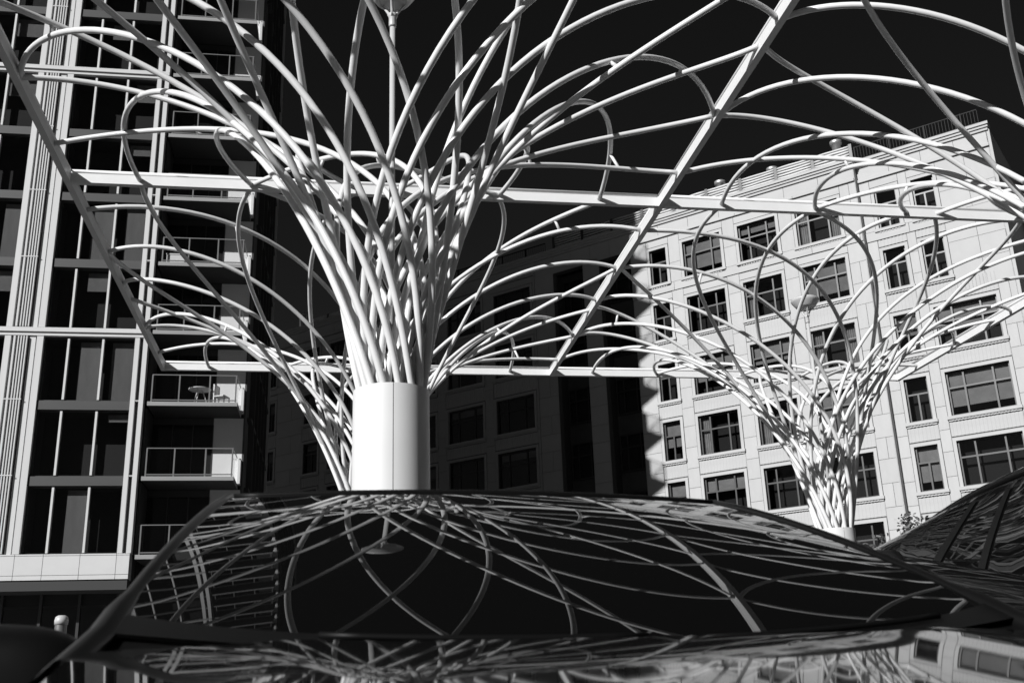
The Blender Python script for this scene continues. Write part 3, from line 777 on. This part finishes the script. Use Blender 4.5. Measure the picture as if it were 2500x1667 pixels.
# ------------------------------------------------------------------ cars
def car_mats():
    a = mat('black_car_paint', .004, .03, ior=1.5, spec=.27, bump=.006, bscale=2.5)
    a.node_tree.nodes['Principled BSDF'].inputs['Coat Roughness'].default_value = .03
    g = mat('tinted_car_glass', .003, .0, ior=1.7)
    s = mat('side_car_glass', .003, .0, ior=1.45, bump=.06, bscale=1.1)
    M['pillar_black'] = mat('satin_black_pillar', .004, .3, spec=.35)
    return a, g, s
M['paint_black'], M['windscreen'], M['sideglass'] = car_mats()
def lerp(a, b, t): return a+(b-a)*t
def build_car(label, cat, name, loc, rz, S):
    t = thing(name, label, cat, loc, rz)
    L, W = S['L'], S['W']; yc, yt = S['cowl'], S['wtop']; zc, zr = S['zc'], S['zr']
    belt = S['belt']; yr = S['roof_end']; yd = S['deck']; zd = S['zd']
    bw, tw_ = S['bw'], S['tw']
    def wsh(u, v):                             # windscreen, u -1..1, v 0..1
        hw = lerp(bw, tw_, v); x = hw*u
        y = lerp(yc+S['bow']*u*u, yt+S['bowt']*u*u, v)
        z = lerp(zc+S['zce']*u*u, zr-S['crown']*u*u, v)+S['bulge']*4*v*(1-v)*(1-.35*u*u)
        return (x, y, z)
    def beltz(y): return belt+S['wedge']*(y-yc)+S.get('kick', 0)*max(0, min(y, 4.2)-3.5)**2
    def width(y):
        w = W
        if y < .9: w *= 1-.20*((.9-y)/.9)**2.2
        if y > L-.9: w *= 1-.13*((y-L+.9)/.9)**2.2
        return w
    def hoodz(y):
        d = max(0, yc-.075-y)
        return S['zh']-.185*d-S['nosedrop']*max(0, d-.5)**2
    hx = lambda y: min(S['hx'], width(y)*.94)
    y0h, y1h = S['nose'], yc-.075
    S = dict(S, zn=hoodz(S['nose']))
    def hood(u, v):
        U = 2*u-1; yy = lerp(y0h, y1h, v); y = yy+S['bow']*.95*U*U*v-.0*v
        z = hoodz(yy)-S['hcrown']*U*U-.012*abs(U)**6
        z += .005*math.exp(-((abs(U)-.62)/.10)**2)*min(1, v*1.6)      # two pressed creases
        return (hx(yy)*U, y+.10*U*U*(1-v), z)
    hd = MB(); hd.grid(hood, 48, 28); hd.build('bonnet', 'paint_black', t)
    # flanks: from bonnet edge / belt / boot edge down to the sill
    ys = [.06,.15,.3,.5,.7,.9,1.1,yc+S['bow']*.9,yc+.5,yc+1.0,yc+1.6,yr,yd+.1,L-.6,L-.35,L-.15,L-.05]
    ys = sorted(ys)
    for sg in (-1, 1):
        m = MB(); rows = []
        for y in ys:
            w = width(y)
            if y <= yc+S['bow']*.95:
                ex, _, ez = hood(1.0, max(0, min(1, (y-y0h-.1)/(y1h-y0h)))); xi = min(ex+.008, w*.955); zi = min(ez, hoodz(y)-S['hcrown']-.012)
                if y < y0h+.1: zi = S['zn']-.05
            elif y < yd: xi, zi = w*.90, beltz(y)
            else: xi, zi = w*.86, zd-.02
            dr = .115 if y <= yc+S['bow']*.95 else .055
            rows.append([(xi,y,zi),(lerp(xi,w,.55),y,zi-dr*.45),(w*.985,y,zi-dr),(w,y,zi-dr-.09),(w*1.005,y,lerp(zi,.25,.45)),(w*.995,y,.40),(w*.96,y,.25),(w*.85,y,.2)])
        n = len(rows[0])
        vs = [(sg*p[0],p[1],p[2]) for r in rows for p in r]
        m.add(vs, [(i*n+k,(i+1)*n+k,(i+1)*n+k+1,i*n+k+1) for i in range(len(rows)-1) for k in range(n-1)], True)
        m.build('body_side', 'paint_black', t)
    def fascia(yf, sgn, ztop):
        m = MB()
        def fn(u, v):
            U = 2*u-1; w = width(.06 if sgn > 0 else L-.06)
            return (w*U*.995, yf+sgn*(.06*abs(U)**3+.05*(v-.45)**2*2), lerp(.2, ztop-.03*U*U, v))
        m.grid(fn, 24, 10); return m
    fascia(.0, 1, S['zn']-.02).build('front_bumper', 'paint_black', t); fascia(L, -1, zd-.03).build('rear_bumper', 'paint_black', t)
    nz = MB(); nz.grid(lambda u, v: (lerp(width(.06)*.99, hx(y0h), v)*(2*u-1), lerp(.0+.06*abs(2*u-1)**3+.03, y0h+.10*(2*u-1)**2, v), lerp(S['zn']-.02, S['zn']+.0, v)-.03*(2*u-1)**2), 24, 4); nz.build('nose_panel', 'paint_black', t)
    for k in range(5): cube('grille_bar', 'rim', t, -.42, .42, -.025, .0, .45+k*.05, .462+k*.05)
    for sg in (-1, 1):
        h = MB(); h.grid(lambda u, v: (sg*lerp(.5, W*.84, u), -.012+.16*u**3, lerp(.60, .70, v)+.02*u), 8, 3); h.build('headlight', 'light', t)
        h = MB(); h.grid(lambda u, v: (sg*lerp(.5, W*.85, u), L+.012-.14*u**3, lerp(zd-.25, zd-.12, v)), 8, 3); h.build('tail_light', 'light', t)
    # greenhouse
    ws = MB(); ws.grid(lambda u, v: wsh(2*u-1, v), 40, 24); ws.build('windscreen', 'windscreen', t)
    fb = MB(); fb.grid(lambda u, v: tuple(np.array(wsh(2*u-1, .04*v+.03*v*abs(2*u-1)**6))+np.array([0,-.002,.004])), 40, 3); fb.build('dark_glass_edge', 'black', t)
    cw = MB(); cw.grid(lambda u, v: (lerp(hx(y1h)*1.0, bw*1.0, v)*(2*u-1), lerp(y1h-.02+S['bow']*.95*(2*u-1)**2, yc+S['bow']*(2*u-1)**2+.03, v), lerp(S['zh']-.05, zc+.004, v)+(S['zce']*v-S['hcrown']*(1-v))*(2*u-1)**2), 30, 4); cw.build('cowl_panel', 'black', t)
    for sg in (-1, 1):
        P = [wsh(sg*1.0, v/12) for v in range(13)]
        P = [(x+sg*.012, y+.012, z-.004) for x, y, z in P]
        P = [(P[0][0]+sg*(.01+.03*k), P[0][1]-.16*k, P[0][2]-.012-.045*k-.01*k*k) for k in (4, 3, 2, 1)]+P
        MB().tube(P, [.024]*6+[.016]*9+[.014]*2, 12).build('pillar', 'pillar_black', t)
    sp = MB(); sp.tube([wsh(u/10-1, 1.0) for u in range(21)], .007, 8); sp.build('roof_seal', 'black', t)
    def roof(u, v):
        U = 2*u-1; x, y, z = wsh(U, 1.0)
        q = v; yy = lerp(y, yr, q); hw = lerp(tw_, S['rw'], q)
        zz = z+S['rise']*math.sin(min(1, q*1.15)*math.pi*.62)-S['rdrop']*q**S.get('rexp', 2)
        return (hw*U, yy, zz-.02*abs(U)**8)
    rf = MB(); rf.grid(roof, 30, 24); rf.build('roof', 'paint_black', t)
    rw = MB()
    def rear(u, v):
        U = 2*u-1; a = roof(u, 1.0); b = (W*.80*U, yd-.05*U*U, zd)
        return tuple(lerp(a[i], b[i], v) for i in range(2))+(lerp(a[2], b[2], v)+.03*4*v*(1-v),)
    rw.grid(rear, 20, 10); rw.build('rear_window', 'windscreen', t)
    dk = MB(); dk.grid(lambda u, v: (lerp(W*.80, width(L-.1)*.9, v)*(2*u-1), lerp(yd-.05*(2*u-1)**2, L-.03-.05*abs(2*u-1)**3, v), zd-.01-.04*v-.03*(2*u-1)**2), 20, 6); dk.build('boot_lid', 'paint_black', t)
    for sg in (-1, 1):
        U = 0.0 if sg < 0 else 1.0
        def side(u, v):
            a = roof(U, u*.98+.005); yb = lerp(yc+S['bow']+.03, yd-.1, u); b = (sg*width(yb)*.905, yb, beltz(yb))
            yy = lerp(b[1], a[1], v)
            return (lerp(b[0], a[0], v)+sg*.03*4*v*(1-v), yy, lerp(b[2], a[2], v))
        g0, g1, gv = S['glass']
        sgm = MB(); sgm.grid(lambda u, v: side(lerp(g0, g1-S['rake']*(1-v), u), v*gv), 36, 10); sgm.build('side_window', 'sideglass', t)
        bp = MB(); bp.grid(lambda u, v: side(u, lerp(gv, 1, v)), 30, 4); bp.grid(lambda u, v: side(lerp(g1-S['rake']*(1-v), 1, u), v*gv), 8, 10); bp.grid(lambda u, v: side(lerp(0, g0, u), v*gv), 3, 10)
        bp.build('window_surround', 'paint_black', t)
        for q in S['pillars']:
            lean = S['rake']*.55 if q > .6 else 0
            pp = MB(); pp.grid(lambda u, v: tuple(np.array(side(q+(u-.5)*.015-lean*(v-.5), v*gv))+np.array([sg*.006,0,0])), 2, 8); pp.build('pillar', 'black', t)
        MB().tube([tuple(np.array(side(v/20, 0))+np.array([sg*.006,0,.0])) for v in range(21)], .02, 8).build('belt_trim', 'black', t)
        MB().tube([tuple(np.array(side(v/20, 1))+np.array([sg*.004,0,-.012])) for v in range(21)], S['railr'], 8).build('roof_trim', 'paint_black', t)
        mx, my, mz = sg*(W+.065), yc+.2, zc-.02
        mr = MB()
        def pod(u, v):                          # rounded housing: blunt face to the rear, domed to the front
            w = 2*math.pi*v; q = math.sin(math.pi*u)**.55
            cx, cz = math.cos(w), math.sin(w); e = 2/3.2
            return (mx+.155*q*math.copysign(abs(cx)**e, cx), my-.075*math.cos(math.pi*u), mz+.098*q*math.copysign(abs(cz)**e, cz)+.012*cx*sg)
        mr.grid(pod, 16, 28)
        mr.build('door_mirror', 'black', t)
        MB().tube([(sg*(W-.08), my+.02, mz-.10), (mx, my, mz-.03)], .03, 8).build('mirror_arm', 'black', t)
        for yw in (S['ax1'], S['ax2']):
            r = S['wr']; ty = MB(); xw = sg*(W-.13)
            pr = [(r*.62,-.11),(r*.95,-.12),(r,-.07),(r,.07),(r*.95,.12),(r*.62,.11)]
            ty.add([(xw+q, yw+rr*math.cos(w*math.pi/16), r+rr*math.sin(w*math.pi/16)) for rr, q in pr for w in range(32)], [(j*32+i, j*32+(i+1)%32, (j+1)*32+(i+1)%32, (j+1)*32+i) for j in range(5) for i in range(32)], True)
            wo = ty.build('wheel', 'tyre', t)
            ri = MB()
            for k in range(5):
                w = k*2*math.pi/5; c, s = math.cos(w), math.sin(w)
                ri.tube([(xw+sg*.09, yw, r), (xw+sg*.10, yw+c*r*.6, r+s*r*.6)], [.05,.03], 6)
            ri.build('rim', 'rim', wo)
    if S.get('wipers'):
        for x0, x1 in ((-.50, .02), (.12, .62)):
            MB().tube([tuple(np.array(wsh(lerp(x0,x1,q/8)/bw, .02+.012*q/8))+np.array([0,-.008,.012])) for q in range(9)], .006, 6).build('wiper', 'black', t)
    return t
CAR = dict(L=4.75, W=.915, cowl=1.15, wtop=2.13, zc=1.0623, zr=1.5055, zce=.0532, zh=1.086, hcrown=-.012, nosedrop=.5, belt=1.02, wedge=.02, roof_end=3.45, deck=4.1, zd=1.08, bw=.8067, tw=.6371, bow=.1425, bowt=.0762, crown=.0036, bulge=.0387,
           nose=.12, zn=.76, hx=.845, rw=.60, rise=.002, rdrop=.06, pillars=(.42,), glass=(.03,.9,.93), rake=-.04, hxx=0, railr=.016, ax1=.88, ax2=3.68, wr=.33, wipers=True)
SUVS = dict(L=4.85, W=.93, cowl=1.15, wtop=2.0, zc=1.16, zr=1.735, zce=.0, zh=1.15, hcrown=.03, nosedrop=.4, belt=1.11, wedge=.055, kick=.5, roof_end=4.42, deck=4.78, zd=1.12, bw=.78, tw=.66, bow=.2, bowt=.10, crown=.03, bulge=.035,
           nose=.12, zn=.92, hx=.79, rw=.62, rise=.055, rdrop=.12, rexp=5, pillars=(.05,.36,.68,.77), glass=(.04,.9,.88), rake=.06, railr=.02, ax1=.9, ax2=3.75, wr=.36)
yw = .0906
build_car('glossy black car facing the camera, its windscreen mirroring the steel tubes', 'car', 'parked_car', (.4758+math.sin(yw)*1.15, 1.6756-math.cos(yw)*1.15, 0), yw, CAR)
build_car('black sport utility car parked at the right edge, side windows full of reflections', 'car', 'parked_suv', (3.06, -.15, 0), 0, SUVS)
